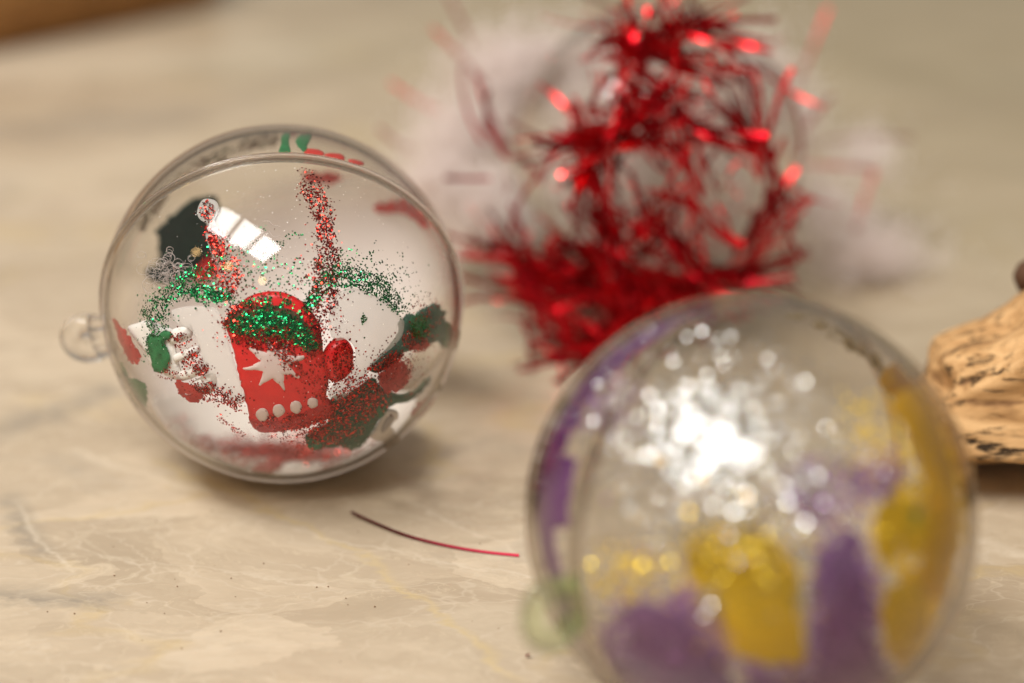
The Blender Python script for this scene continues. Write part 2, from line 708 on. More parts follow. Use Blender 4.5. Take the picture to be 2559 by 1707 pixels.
def drift_mat():
    m, nt, N, L = new_mat('weathered_driftwood')
    tc = N.new('ShaderNodeTexCoord')
    mp = N.new('ShaderNodeMapping')
    mp.inputs['Rotation'].default_value = (0, math.radians(12), 0)
    mp.inputs['Scale'].default_value = (.18, 1, 1)
    L.new(tc.outputs['Object'], mp.inputs['Vector'])
    a = noise_tex(nt, mp.outputs[0], 210, 5, .6, .6)
    b_ = noise_tex(nt, mp.outputs[0], 520, 4, .6, .4)
    c_ = noise_tex(nt, tc.outputs['Object'], 60, 3, .5)
    col = ramp(nt, a, [(.32, (.20, .10, .042)), (.46, (.52, .295, .125)), (.67, (.74, .465, .225))])
    crack = math_node(nt, 'MULTIPLY', ramp(nt, b_, [(.53, (0, 0, 0)), (.62, (1, 1, 1))]), ramp(nt, c_, [(.42, (0, 0, 0)), (.54, (1, 1, 1))]))
    col = mixrgb(nt, crack, col, (.045, .028, .016))
    b = N.new('ShaderNodeBsdfPrincipled')
    L.new(col, b.inputs['Base Color'])
    b.inputs['Roughness'].default_value = .8
    b.inputs['Specular IOR Level'].default_value = .2
    bp = N.new('ShaderNodeBump')
    bp.inputs['Strength'].default_value = .7
    bp.inputs['Distance'].default_value = .0012
    L.new(math_node(nt, 'SUBTRACT', a, crack), bp.inputs['Height'])
    L.new(bp.outputs[0], b.inputs['Normal'])
    out(nt, b.outputs[0])
    return m


def board_mat():
    m, nt, N, L = new_mat('varnished_wood')
    tc = N.new('ShaderNodeTexCoord')
    mp = N.new('ShaderNodeMapping')
    mp.inputs['Scale'].default_value = (.12, 1, 1)
    L.new(tc.outputs['Object'], mp.inputs['Vector'])
    a = noise_tex(nt, mp.outputs[0], 120, 5, .6, .8)
    col = ramp(nt, a, [(.3, (.20, .085, .018)), (.55, (.36, .17, .045)), (.75, (.46, .24, .075))])
    b = N.new('ShaderNodeBsdfPrincipled')
    L.new(col, b.inputs['Base Color'])
    b.inputs['Roughness'].default_value = .4
    out(nt, b.outputs[0])
    return m


M_STONE = stone_mat()
M_CLEAR = clear_plastic('clear_plastic')
M_CLEAR3 = clear_plastic('clear_plastic_far', edge=(.94, .91, .90))
M_RING = solid_glass('clear_plastic_edge', (.95, .93, .90))
M_LOOP1 = solid_glass('clear_loop_plastic', (.99, .985, .98), .75, .12)
M_LOOP2 = solid_glass('clear_loop_reflection_tint', (.92, .97, .86), .4)  # clear loop; the green it mirrors is put into its tint
M_RED = felt('red_foam', (.62, .006, .010), (.78, .012, .014), 240, .36, .06, .22)
M_REDC = felt('red_cuff', (.30, .004, .006), (.55, .010, .010), 1500, .45, .3)
M_WHITE = principled('white_print', (.72, .58, .56), .55)
M_FOAM = principled('white_foam', (.86, .83, .80), .5)
M_GREEN = felt('dark_green_felt', (.018, .065, .050), (.050, .150, .110))
M_GREEN2 = felt('bottle_green_felt', (.014, .060, .036), (.045, .130, .075))
M_GREENB = felt('green_clump', (.004, .09, .022), (.012, .20, .06))
M_GCHIP = felt('green_foil_chip', (.008, .10, .05), (.03, .19, .10), 600)
M_GR = foil('red_glitter_foil', (.10, .004, .006), (.80, .05, .03))
M_GG = foil('green_glitter_foil', (.002, .05, .016), (.02, .46, .15))
M_TREED = felt('blackish_green_felt', (.006, .022, .018), (.020, .055, .042))
M_GS = foil('silver_glitter_foil', (.50, .52, .52), (.80, .82, .83))
M_GO = foil('gold_glitter_foil', (.60, .42, .03), (.85, .65, .08))
M_GP = foil('purple_glitter_foil', (.22, .05, .26), (.42, .16, .48))
M_TIN = foil('red_tinsel_foil', (.16, .003, .006), (.88, .016, .028), .30)
M_TINS = foil('dull_red_tinsel_foil', (.20, .012, .018), (.48, .02, .03), .35)
M_FILM = film('frosted_film', (.92, .89, .86), .36, .2)
M_LINE = film('frosted_lining', (.98, .925, .905), .74, .08, True)
M_LINE2 = film('frosted_bowl', (.80, .74, .68), .96, .05)
M_SNOW = principled('white_snowman', (.70, .66, .64), .5)
M_FIB = film('white_fibre', (.86, .80, .78), .85)
M_FLUFF = film('white_fluff_fibre', (.96, .905, .88), 1.0)
M_SRED = smear('red_glitter_film', (.42, .018, .018), (.60, .05, .045), .64, 800)
M_SREDB = smear('red_sticker', (.68, .06, .045), (.60, .09, .07), .60, 520, trans=.3)
M_SREDT = smear('thin_red_film', (.30, .06, .045), (.40, .10, .08), .50, 500)
M_BRNT = smear('thin_brown_film', (.20, .12, .05), (.16, .15, .06), .50, 500)
M_SGRN = smear('green_film', (.02, .16, .06), (.10, .26, .13), .6, 700)
M_SWHT = smear('white_flock', (.62, .56, .50), (.74, .69, .62), .6, 800)
M_YEL = smear('gold_paint', (.80, .53, .002), (.66, .42, .001), .80, 200, trans=.4)
M_YELR = smear('rim_gold_paint', (.80, .50, .002), (.62, .37, .001), .85, 200, trans=.5)
M_PUR = smear('purple_paint', (.21, .085, .235), (.29, .14, .32), .66, 200, trans=.4)
M_PURD = smear('deep_purple_paint', (.13, .015, .16), (.20, .05, .24), .90, 260, trans=.4)
M_PURF = smear('thin_purple_film', (.24, .13, .25), (.28, .17, .27), .55, 300, trans=.5)
M_YELF = smear('thin_gold_film', (.46, .33, .06), (.40, .28, .05), .50, 300, trans=.5)
M_YELP = principled('gold_powder', (.80, .53, .004), .5)
M_PURP = principled('purple_powder', (.27, .12, .30), .5)
M_LOOSE = principled('dark_red_foil', (.13, .004, .012), .35, metal=.85)
M_DRIFT = drift_mat()
M_KNOT = principled('dark_bark', (.10, .045, .02), .85)
M_BOARD = board_mat()

# ------------------------------------------------------------------ tabletop
g = 1.6
tv = [(-g, -.4, 0), (g, -.4, 0), (g, 2.4, 0), (-g, 2.4, 0)]
tb = mesh('tabletop', tv + [(x, y, -.03) for x, y, z in tv],
          [[0, 1, 2, 3], [7, 6, 5, 4], [0, 4, 5, 1], [1, 5, 6, 2], [2, 6, 7, 3], [3, 7, 4, 0]], M_STONE, smooth=False)
tb['kind'] = 'structure'
tb['label'] = 'beige veined stone tabletop'


# ------------------------------------------------------------------ bauble parts
def half_shell(name, C, axis, sgn, R, t, mat, parent):
    """one moulded half: outer and inner skin joined at the lip"""
    x, y, n = frame_from(axis)
    n = n * sgn
    seg, rings = 96, 30
    V, F = [], []
    lip = 0.0006
    for rad in (R, R - t):
        for i in range(rings + 1):
            th = (math.pi / 2) * i / rings
            rr, zz = rad * math.sin(th), rad * math.cos(th)
            if i == rings:
                zz = lip * .4
            for k in range(seg):
                a = 2 * math.pi * k / seg
                V.append(C + x * (rr * math.cos(a)) + y * (rr * math.sin(a)) + n * zz)
    o2 = (rings + 1) * seg
    for b, inv in ((0, False), (o2, True)):
        for i in range(rings):
            for k in range(seg):
                l = (k + 1) % seg
                q = [b + i * seg + k, b + (i + 1) * seg + k, b + (i + 1) * seg + l, b + i * seg + l]
                if i == 0:
                    q = [b, b + seg + k, b + seg + l] if k else None
                    if q is None:
                        q = [b, b + seg, b + seg + 1]
                F.append(q[::-1] if inv else q)
    for k in range(seg):
        l = (k + 1) % seg
        F.append([rings * seg + k, o2 + rings * seg + k, o2 + rings * seg + l, rings * seg + l])
    if sgn < 0:
        F = [f[::-1] for f in F]
    # frame_from gives a left or right handed base: make the outer skin face outward
    a, b, c = V[F[5 * seg][0]], V[F[5 * seg][1]], V[F[5 * seg][2]]
    if (b - a).cross(c - a).dot(a - C) < 0:
        F = [f[::-1] for f in F]
    return mesh(name, V, F, mat, parent)


def seam_ring(name, C, axis, R, mat, parent, w=.0009, h=.0005, inn=.0011):
    x, y, n = frame_from(axis)
    prof = [(R - inn, -w), (R + h * .55, -w), (R + h, -w * .55), (R + h, -w * .16), (R + h * .45, 0), (R + h, w * .16), (R + h, w * .55), (R + h * .55, w), (R - inn, w)]
    seg = 160
    V, F = [], []
    for k in range(seg):
        a = 2 * math.pi * k / seg
        d = x * math.cos(a) + y * math.sin(a)
        for r, z in prof:
            V.append(C + d * r + n * z)
    m = len(prof)
    for k in range(seg):
        l = (k + 1) % seg
        for i in range(m):
            j = (i + 1) % m
            F.append([k * m + i, k * m + j, l * m + j, l * m + i])
    a, b, c = V[F[1][0]], V[F[1][1]], V[F[1][2]]
    if (b - a).cross(c - a).dot((a - C)) < 0:
        F = [f[::-1] for f in F]
    return mesh(name, V, F, mat, parent)


def hanging_loop(C, d, axis, R, mat, parent, ring_r=.0040, tube_r=.0018):
    d = d.normalized()
    side = axis.cross(d).normalized()
    cc = C + d * (R + ring_r + tube_r * .4)
    pts = []
    for k in range(40):
        a = 2 * math.pi * k / 40
        pts.append(cc + d * (ring_r * math.cos(a)) + side * (ring_r * 1.08 * math.sin(a)))
    b = Bag()
    b.add(tube(pts, tube_r, 14, True))
    # neck that grows out of the two halves
    for s in (-1, 1):
        b.add(tube([C + d * (R - .0004) + side * (s * .0034), C + d * (R + .0016) + side * (s * .0036), C + d * (R + .0034) + side * (s * .0040)], lambda t: .0017 - .0003 * t, 12))
    return mesh('hanging_loop', b.V, b.F, mat, parent)


def cam_dir(x, y, z):
    return view_vec(x, y, z)


# ================================================================== bauble in focus
R0 = 0.040
TH = 0.0011
C1 = at(710, 760, .4)
L1 = cam_dir(-.985, -.17, 0)
T1 = cam_dir(-.128, .745, .655)
N1 = L1.cross(T1).normalized()
b1 = thing('clear_bauble', 'clear two-part plastic bauble in sharp focus, sprinkled inside with red and green glitter', 'bauble', (C1.x, C1.y, 0))
half_shell('shell_half', C1, N1, 1, R0, TH, M_CLEAR, b1)
half_shell('shell_half', C1, N1, -1, R0, TH, M_CLEAR, b1)
seam_ring('seam_rim', C1, N1, R0, M_RING, b1)
hanging_loop(C1, L1, N1, R0, M_LOOP1, b1, .0035, .0027)
RI = R0 - TH - .00015      # where things cling to the inside

K = 1.0885                  # scale of the half-size view used to trace outlines


def k_(pts):
    return [(x * K, y * K) for x, y in pts]


def z3(pts):
    return [(120 + x * .3188, 730 + y * .3188) for x, y in pts]


def z4(pts):
    return [(620 + x * .3188, 730 + y * .3188) for x, y in pts]


def z1(pts):
    return [(120 + x * .3188, 280 + y * .3188) for x, y in pts]


def z2(pts):
    return [(620 + x * .3188, 280 + y * .3188) for x, y in pts]


# pale frosted lining on the back wall, under the seam, and in the bowl of the ball
lin = []
for k in range(36):
    a = 2 * math.pi * k / 36
    ex, ey = 436 * math.cos(a), 350 * math.sin(a)
    lin.append((712 + ex * .985 + ey * .17, 765 - ey * .985 + ex * -.17 * 1.0))
patch('frosted_lining', lin, C1, RI - .0001, .0002, M_LINE, b1, far=True, step=26, smooth_n=2, kind='stuff', fade=120)

patch('frosted_lining', [(380, 1000), (460, 985), (580, 1010), (710, 1020), (850, 1010), (960, 985), (1040, 990), (1000, 1080), (900, 1150), (790, 1188), (700, 1196), (610, 1188), (510, 1150), (430, 1090)], C1, RI - .0004, .0002, M_LINE2, b1, far=True, step=22, ragged=6, kind='stuff')
patch('red_film', [(700, 345), (820, 352), (930, 400), (1040, 500), (1110, 620), (1125, 600), (1060, 470), (960, 375), (840, 328), (740, 322)], C1, RI - .0002, .0001, M_SREDT, b1, far=True, step=14, ragged=6, kind='stuff', fade=5)
patch('brown_film', [(330, 560), (400, 470), (520, 380), (640, 335), (700, 330), (690, 372), (600, 390), (500, 430), (420, 500), (360, 580)], C1, RI - .0002, .0001, M_BRNT, b1, far=True, step=14, ragged=8, kind='stuff', fade=5)

# red mitten
mit = thing('mitten', 'red mitten cut-out with white star and dots inside the sharp clear bauble', 'mitten', (C1.x, C1.y - .03, .01))
RM = RI - .0007
patch('mitten_body', k_([(513, 740), (530, 712), (570, 680), (615, 668), (660, 673), (705, 700), (735, 745), (743, 790), (746, 820), (757, 850), (757, 888), (752, 915), (762, 940), (764, 960), (700, 978), (640, 990), (600, 994), (578, 985), (570, 960), (562, 925), (545, 860), (528, 790), (518, 765)]), C1, RM, .0016, M_RED, mit, step=11, bulge=.0004)
patch('thumb', k_([(744, 822), (752, 802), (770, 784), (793, 779), (811, 796), (815, 830), (805, 860), (785, 878), (766, 881), (752, 868), (745, 846)]), C1, RM + .0001, .0016, M_RED, mit, step=10, bulge=.0005)
patch('cuff', [(622, 1044), (680, 1050), (740, 1036), (800, 1004), (828, 1006), (833, 1045), (762, 1073), (697, 1085), (653, 1087), (629, 1072)], C1, RM + .0006, .0012, M_REDC, mit, step=9)
def zt(pts):
    return [(125 + x * .6377, 250 + y * .6377) for x, y in pts]


patch('glitter_drift', zt([(684, 868), (720, 825), (800, 805), (900, 800), (985, 845), (1045, 915), (1068, 965), (1050, 992), (1000, 985), (955, 945), (900, 930), (820, 945), (760, 930), (705, 905)]), C1, RI - .0002, .0004, felt('green_red_glitter_drift', (.006, .055, .018), (.20, .010, .008), 900), mit, step=9, ragged=6, label='dark drift of green and red glitter')
# eight-pointed star
tips = [(620, 869), (609, 923), (646, 969), (710, 975), (752, 945), (762, 893), (722, 853), (668, 846)]
star = []
scx, scy = 687, 911
for i, tp in enumerate(tips):
    t2 = tips[(i + 1) % 8]
    a1 = math.atan2(tp[1] - scy, tp[0] - scx)
    a2 = math.atan2(t2[1] - scy, t2[0] - scx)
    dd = (a2 - a1 + math.pi) % (2 * math.pi) - math.pi
    am = a1 + dd / 2
    tl = Vector((tp[0] - scx, tp[1] - scy))
    pr = Vector((-tl.y, tl.x)).normalized() * 4
    star += [(tp[0] + pr.x * -1, tp[1] + pr.y * -1), (tp[0] + pr.x, tp[1] + pr.y)] if dd > 0 else [(tp[0] + pr.x, tp[1] + pr.y), (tp[0] - pr.x, tp[1] - pr.y)]
    star.append((scx + math.cos(am) * 38, scy + math.sin(am) * 38))
patch('star', star, C1, RM + .00055, .0003, M_WHITE, mit, step=12, smooth_n=2, ragged=2, label='white eight-pointed star')
for x, y, r in ((655, 1038, 16), (696, 1028, 16), (740, 1019, 16), (782, 1008, 14)):
    pl = [(x + r * math.cos(a * .628) * random.uniform(.9, 1.05), y + r * math.sin(a * .628) * random.uniform(.9, 1.05)) for a in range(10)]
    patch('dot', pl, C1, RM + .00075, .0003, M_WHITE, mit, step=8, smooth_n=4, ragged=2)

# white ribbed cut-out
rib = thing('ribbed_cutout', 'white foam cut-out with four ribs behind green glitter, left of the mitten', 'cut-out', (C1.x - .03, C1.y - .015, .02))
patch('backing', z3([(600, 285), (680, 245), (760, 222), (860, 260), (955, 300), (960, 380), (990, 520), (1020, 640), (1040, 700), (980, 700), (900, 660), (800, 600), (740, 480), (680, 400)]), C1, RI - .0008, .0011, M_FOAM, rib, step=11)
for q in ([(930, 310), (1050, 262), (1085, 275), (1095, 345), (1060, 385), (950, 415), (930, 370)],
          [(965, 500), (1120, 437), (1155, 450), (1155, 490), (1120, 520), (985, 565), (965, 545)],
          [(1010, 640), (1180, 572), (1220, 585), (1215, 640), (1120, 690), (1030, 715), (1005, 680)],
          [(1090, 740), (1240, 668), (1290, 690), (1290, 780), (1240, 820), (1120, 800)]):
    patch('rib', z3(q), C1, RI - .0003, .0019, M_FOAM, rib, step=7)

# dark green tree cut-outs
t1 = patch('tree_cutout', z4([(1210, 240), (1300, 170), (1340, 185), (1400, 140), (1480, 90), (1530, 110), (1540, 140), (1580, 150), (1570, 220), (1600, 290), (1590, 400), (1560, 440), (1520, 390), (1480, 400), (1400, 450), (1250, 480), (1200, 560), (1050, 640), (990, 640), (970, 600), (1100, 470), (1190, 360), (1205, 300)]), C1, RI - .0006, .0013, M_GREEN, None, step=10, ragged=5)
tag(t1, 'dark green ragged tree cut-out high on the right side inside the sharp bauble', 'cut-out', 'green tree cut-outs in the sharp bauble')
t2 = patch('tree_cutout', z4([(650, 885), (740, 822), (775, 835), (880, 770), (1000, 690), (1060, 760), (1180, 820), (1330, 800), (1450, 690), (1470, 700), (1330, 850), (1180, 900), (1080, 960), (1040, 1050), (990, 1110), (940, 1180), (850, 1262), (740, 1240), (640, 1250), (540, 1240), (470, 1200), (460, 1150), (560, 1090), (640, 1040)]), C1, RI - .0012, .0013, M_GREEN2, None, step=12, ragged=7)
tag(t2, 'long dark green tree cut-out under red glitter, lower right of the mitten', 'cut-out', 'green tree cut-outs in the sharp bauble')
t3 = patch('tree_cutout', z1([(840, 960), (820, 910), (880, 880), (930, 800), (1000, 760), (1080, 690), (1200, 640), (1290, 640), (1330, 720), (1310, 840), (1250, 930), (1290, 1010), (1300, 1100), (1240, 1200), (1150, 1290), (1020, 1330), (860, 1330), (750, 1280), (760, 1210), (840, 1200), (850, 1080)]), C1, RI - .0008, .0013, M_TREED, None, far=True, step=14, ragged=8)
tag(t3, 'blurred dark green tree cut-out on the back wall of the sharp bauble, beside window reflection', 'cut-out', 'green tree cut-outs in the sharp bauble')
t4 = patch('red_cutout', z1([(1110, 1280), (1180, 1190), (1240, 1130), (1300, 1160), (1320, 1230), (1260, 1300), (1180, 1330)]), C1, RI - .0022, .0013, M_RED, None, far=True, step=12)
tag(t4, 'small blurred red cut-out at the foot of the back green tree cut-out', 'cut-out')

# small white snowman
sn = thing('snowman_cutout', 'small white snowman cut-out near the lower right edge of the sharp bauble', 'cut-out', (C1.x + .02, C1.y - .02, .01))
patch('body', z4([(1085, 965), (1130, 940), (1190, 955), (1188, 1005), (1140, 1065), (1165, 1110), (1135, 1170), (1095, 1205), (1030, 1185), (970, 1160), (1010, 1110), (1050, 1040)]), C1, RI - .0002, .0011, M_SNOW, sn, step=7)
patch('belly', z4([(1090, 1000), (1140, 975), (1150, 1000), (1110, 1060), (1060, 1110), (1050, 1080)]), C1, RI + .00005, .0003, principled('grey_print', (.34, .32, .33), .5), sn, step=6)

# see-through frosted cut-outs that the glitter settled against
fl = patch('frosted_cutout', [(424, 780), (450, 768), (500, 764), (540, 772), (556, 800), (572, 860), (595, 940), (612, 1000), (590, 1010), (540, 975), (500, 960), (505, 900), (480, 830), (440, 810)], C1, RI - .0004, .0003, M_FILM, None, step=12)
tag(fl, 'frosted clear rounded cut-out between the white ribs and the red mitten', 'cut-out')
fr = patch('frosted_cutout', [(826, 770), (838, 742), (860, 724), (892, 721), (930, 735), (970, 755), (1000, 785), (1012, 806), (1000, 850), (940, 905), (900, 960), (850, 1000), (822, 990), (835, 960), (878, 930), (890, 880), (870, 850), (835, 850), (822, 810)], C1, RI - .0004, .0003, M_FILM, None, step=12)
tag(fr, 'frosted clear rounded cut-out right of the mitten thumb, green glitter along its top', 'cut-out')
f3 = patch('frosted_cutout', z1([(1165, 770), (1200, 690), (1260, 675), (1320, 700), (1335, 770), (1300, 850), (1340, 920), (1420, 990), (1480, 1060), (1440, 1090), (1340, 1020), (1300, 1090), (1330, 1180), (1310, 1200), (1260, 1060), (1230, 960), (1240, 880), (1180, 830)]), C1, RI - .0004, .0003, M_FILM, None, step=10)
tag(f3, 'frosted clear baby-bottle shaped cut-out, red specks at its round top, left of window reflection', 'cut-out')

# films of glitter powder clinging to the plastic
patch('red_film', z3([(478, 165), (520, 195), (600, 280), (670, 370), (735, 490), (720, 570), (680, 590), (620, 545), (560, 420), (510, 300)]), C1, RI, .0001, M_SRED, b1, step=10, ragged=4, kind='stuff', fade=5)
patch('green_film', z3([(540, 540), (610, 560), (640, 650), (720, 680), (800, 760), (790, 850), (770, 930), (700, 860), (640, 760), (590, 650)]), C1, RI, .0001, M_SGRN, b1, step=10, ragged=5, kind='stuff', fade=5)
patch('red_film', z3([(980, 690), (1060, 690), (1140, 740), (1220, 800), (1210, 860), (1170, 885), (1080, 860), (1010, 790)]), C1, RI, .0001, M_SRED, b1, step=8, ragged=4, kind='stuff', fade=5)
patch('green_clump', z3([(775, 350), (850, 340), (900, 300), (950, 320), (955, 370), (900, 390), (930, 460), (945, 540), (910, 620), (865, 640), (810, 590), (790, 500)]), C1, RI + .00002, .0004, M_GREENB, b1, step=8, ragged=5)
patch('red_film', z3([(1020, 1100), (1150, 1170), (1280, 1215), (1380, 1215), (1460, 1185), (1600, 1200), (1800, 1200), (1880, 1210), (2100, 1250), (2250, 1270), (2250, 1320), (2000, 1330), (1880, 1350), (1700, 1380), (1600, 1330), (1450, 1260), (1250, 1250), (1100, 1180)]), C1, RI - .0009, .0001, M_SRED, b1, far=True, step=12, ragged=6, kind='stuff', fade=5)
patch('red_film', z4([(60, 1330), (160, 1290), (300, 1270), (420, 1210), (520, 1240), (480, 1290), (330, 1340), (250, 1400), (120, 1460), (40, 1440), (0, 1400)]), C1, RI - .0009, .0001, M_SRED, b1, far=True, step=12, ragged=6, kind='stuff', fade=5)
patch('red_film', z4([(540, 1390), (640, 1350), (760, 1330), (900, 1280), (940, 1290), (880, 1350), (760, 1390), (640, 1430), (560, 1440)]), C1, RI - .0009, .0001, M_SRED, b1, far=True, step=12, ragged=6, kind='stuff', fade=5)
patch('red_film', z4([(1250, 960), (1330, 860), (1430, 790), (1470, 770), (1400, 900), (1300, 980)]), C1, RI - .0001, .0001, M_SRED, b1, step=10, ragged=5, kind='stuff', fade=5)
patch('white_flock', z3([(1080, 1220), (1250, 1265), (1420, 1270), (1560, 1280), (1740, 1280), (1720, 1330), (1600, 1370), (1560, 1420), (1420, 1410), (1280, 1360), (1150, 1300)]), C1, RI - .0009, .0002, M_SWHT, b1, far=True, step=12, ragged=6, kind='stuff', fade=5)
patch('white_flock', z4([(0, 1310), (80, 1290), (180, 1280), (160, 1350), (80, 1380), (0, 1390)]), C1, RI - .0009, .0002, M_SWHT, b1, far=True, step=10, ragged=6, kind='stuff', fade=5)
patch('white_flock', z4([(500, 1280), (640, 1250), (760, 1270), (850, 1240), (840, 1275), (700, 1310), (560, 1310), (430, 1370), (330, 1400), (400, 1340)]), C1, RI - .0009, .0002, M_SWHT, b1, far=True, step=10, ragged=6, kind='stuff', fade=5)
# red pieces on the back wall, soft with distance
patch('red_film', z2([(370, 440), (450, 445), (620, 450), (740, 470), (840, 500), (780, 530), (700, 580), (600, 600), (520, 590), (430, 560), (400, 500)]), C1, RI - .0010, .0001, M_SREDB, b1, far=True, step=14, ragged=7, kind='stuff', fade=9)
patch('red_film', z2([(940, 720), (1060, 700), (1160, 650), (1290, 690), (1400, 800), (1450, 920), (1430, 980), (1330, 900), (1200, 840), (1060, 820), (960, 780)]), C1, RI - .0010, .0001, M_SREDB, b1, far=True, step=14, ragged=8, kind='stuff', fade=9)
patch('red_film', [(1128, 760), (1146, 700), (1156, 740), (1152, 830), (1140, 880), (1134, 830)], C1, RI - .0010, .0001, M_SREDB, b1, far=True, step=8, kind='stuff', fade=9)
for q in ([(470, 280), (560, 290), (600, 320), (560, 350), (450, 345), (440, 310)], [(610, 320), (720, 320), (760, 350), (740, 375), (620, 362)], [(790, 365), (880, 375), (915, 405), (830, 408)]):
    patch('red_chip', z2(q), C1, RI, .0003, principled('red_chip', (.56, .03, .022), .4), b1, step=6)
for q in ([(270, 170), (330, 165), (320, 220), (335, 310), (290, 318), (240, 305), (255, 250)], [(385, 190), (480, 165), (500, 185), (465, 260), (465, 318), (420, 290), (385, 255)]):
    patch('green_chip', z2(q), C1, RI, .0003, M_GREENB, b1, step=5, ragged=3)

for q in ([(1560, 240), (1595, 260), (1600, 340), (1592, 420), (1560, 440), (1535, 390), (1555, 320)], [(460, 1160), (520, 1150), (580, 1190), (570, 1240), (500, 1245), (465, 1215)], [(1015, 890), (1070, 880), (1090, 930), (1040, 1000), (1005, 960)], [(880, 950), (960, 870), (985, 890), (930, 960), (850, 1000)], [(1290, 190), (1380, 180), (1440, 230), (1400, 350), (1310, 330), (1270, 260)]):
    patch('green_chip', z4(q), C1, RI - .0001, .0003, M_GCHIP, b1, step=6, ragged=4)
for q in ([(1020, 650), (1120, 560), (1220, 530), (1260, 620), (1240, 740), (1130, 800), (1030, 760)], [(1270, 400), (1380, 390), (1470, 380), (1440, 450), (1340, 480), (1280, 460)]):
    patch('red_film', z4(q), C1, RI, .0001, M_SRED, b1, step=8, ragged=6, kind='stuff', fade=6)

# glitter
red = []
red += along([(768, 440, 20), (785, 490, 20), (805, 530, 20), (815, 585, 17), (818, 640, 25), (815, 700, 28), (806, 760, 28), (800, 800, 24)], 1700)
red += [(518, 525, 15, 18, 75)]
red += along([(528, 570, 14), (545, 610, 17), (562, 650, 22), (572, 700, 26), (580, 735, 30)], 620)
red += [(680, 845, 70, 22, 650), (600, 800, 35, 30, 260), (780, 845, 20, 36, 240)]
red += along([(680, 855, 12), (715, 890, 16), (735, 930, 18)], 190)
red += [(785, 950, 34, 50, 120), (858, 905, 20, 38, 320), (730, 1055, 60, 16, 420), (760, 1100, 70, 25, 300)]
red += along([(780, 1070, 28), (860, 1060, 40), (930, 980, 40), (980, 920, 34)], 1500)
red += [(990, 925, 32, 32, 700), (1045, 850, 30, 22, 260), (1070, 780, 30, 30, 120), (860, 990, 40, 40, 300)]
red += along([(470, 960, 14), (500, 985, 12), (560, 985, 16), (600, 1010, 16)], 480)
red += along([(545, 1040, 5), (580, 1070, 6), (610, 1090, 5)], 60)
red += [(450, 850, 22, 14, 90), (480, 900, 18, 18, 120), (500, 920, 16, 14, 110), (520, 965, 14, 12, 90), (300, 840, 10, 30, 60), (420, 935, 20, 10, 50)]
fl2 = along([(460, 1090, 10), (560, 1115, 12), (700, 1120, 16), (820, 1110, 20)], 900, True)
fl2 += [(650, 1165, 40, 14, 300, True), (860, 1155, 40, 12, 240, True), (760, 1100, 90, 25, 500, True), (560, 1100, 60, 16, 260, True), (700, 1130, 120, 18, 900, True), (880, 1120, 60, 25, 500, True), (560, 1150, 50, 14, 350, True), (640, 1120, 110, 12, 700, True), (820, 1140, 70, 16, 600, True), (450, 1060, 30, 20, 150, True)]
flakes('red_glitter', fl2, C1, RI - .0014, .0004, M_GR, b1)
red += [(960, 520, 60, 45, 260, True), (1040, 640, 50, 60, 120, True), (620, 700, 120, 60, 120), (820, 860, 40, 60, 60)]
flakes('red_glitter', [(*q[:4], q[4] * 2.1, *q[5:]) for q in red], C1, RI, .00036, M_GR, b1, clump=True)
grn = []
grn += along([(365, 795, 18), (400, 750, 20), (450, 718, 14), (520, 732, 14), (575, 745, 12)], 1100)
grn += [(490, 690, 40, 18, 200), (600, 650, 70, 40, 150), (395, 800, 24, 26, 190), (520, 745, 40, 9, 180), (700, 690, 60, 40, 160)]
grn += along([(770, 770, 12), (790, 730, 14), (830, 690, 20), (890, 690, 20), (950, 718, 20), (1005, 770, 18)], 1300)
grn += along([(800, 660, 20), (880, 660, 30), (960, 680, 40), (1030, 720, 40)], 330)
grn += along([(850, 712, 4), (900, 716, 4), (960, 745, 5), (1000, 785, 5)], 160)
grn += along([(590, 815, 16), (650, 805, 24), (720, 815, 26), (780, 860, 14)], 2700)
grn += [(660, 755, 50, 12, 140), (385, 865, 16, 26, 420), (1050, 820, 18, 20, 160), (730, 585, 22, 10, 12), (700, 610, 14, 6, 14), (910, 798, 6, 8, 16), (912, 845, 4, 4, 5), (660, 570, 30, 4, 6)]
grn += [(372, 510, 4, 10, 14), (480, 400, 60, 12, 20, True)]
flakes('green_glitter', [(*q[:4], q[4] * 1.8, *q[5:]) for q in grn], C1, RI, .00036, M_GG, b1, clump=True)
flakes('dust', [(710, 760, 300, 300, 330), (620, 620, 120, 120, 80)], C1, R0 + .00005, .00016, M_FOAM, b1, tilt=5)

# curly white fibres
fb = Bag()
for i in range(70):
    x, y = random.gauss(425, 34), random.gauss(690, 26)
    pts = []
    a = random.random() * 6.28
    cur = random.choice((-1, 1)) * random.uniform(.25, .75)
    px_, py_ = x, y
    for s in range(14):
        pts.append(on_ball(px_, py_, C1, RI - .0003 - .0012 * abs(math.sin(s * .5 + i)), False))
        a += cur + random.gauss(0, .12)
        px_ += 6.2 * math.cos(a)
        py_ += 5.4 * math.sin(a)
    fb.add(tube(pts, .000035, 4))
for q in ([(655, 553), (672, 553), (682, 562), (700, 566)], [(672, 578), (684, 592), (700, 588)], [(700, 596), (720, 604), (716, 618), (724, 630)]):
    fb.add(tube([on_ball(x, y, C1, RI - .0002) for x, y in [tuple(p) for p in smooth_poly(q, 5, False)]], .00005, 4))
mesh('curly_fibre', fb.V, fb.F, M_FIB, b1, kind='stuff', label='wispy curled white fibres')

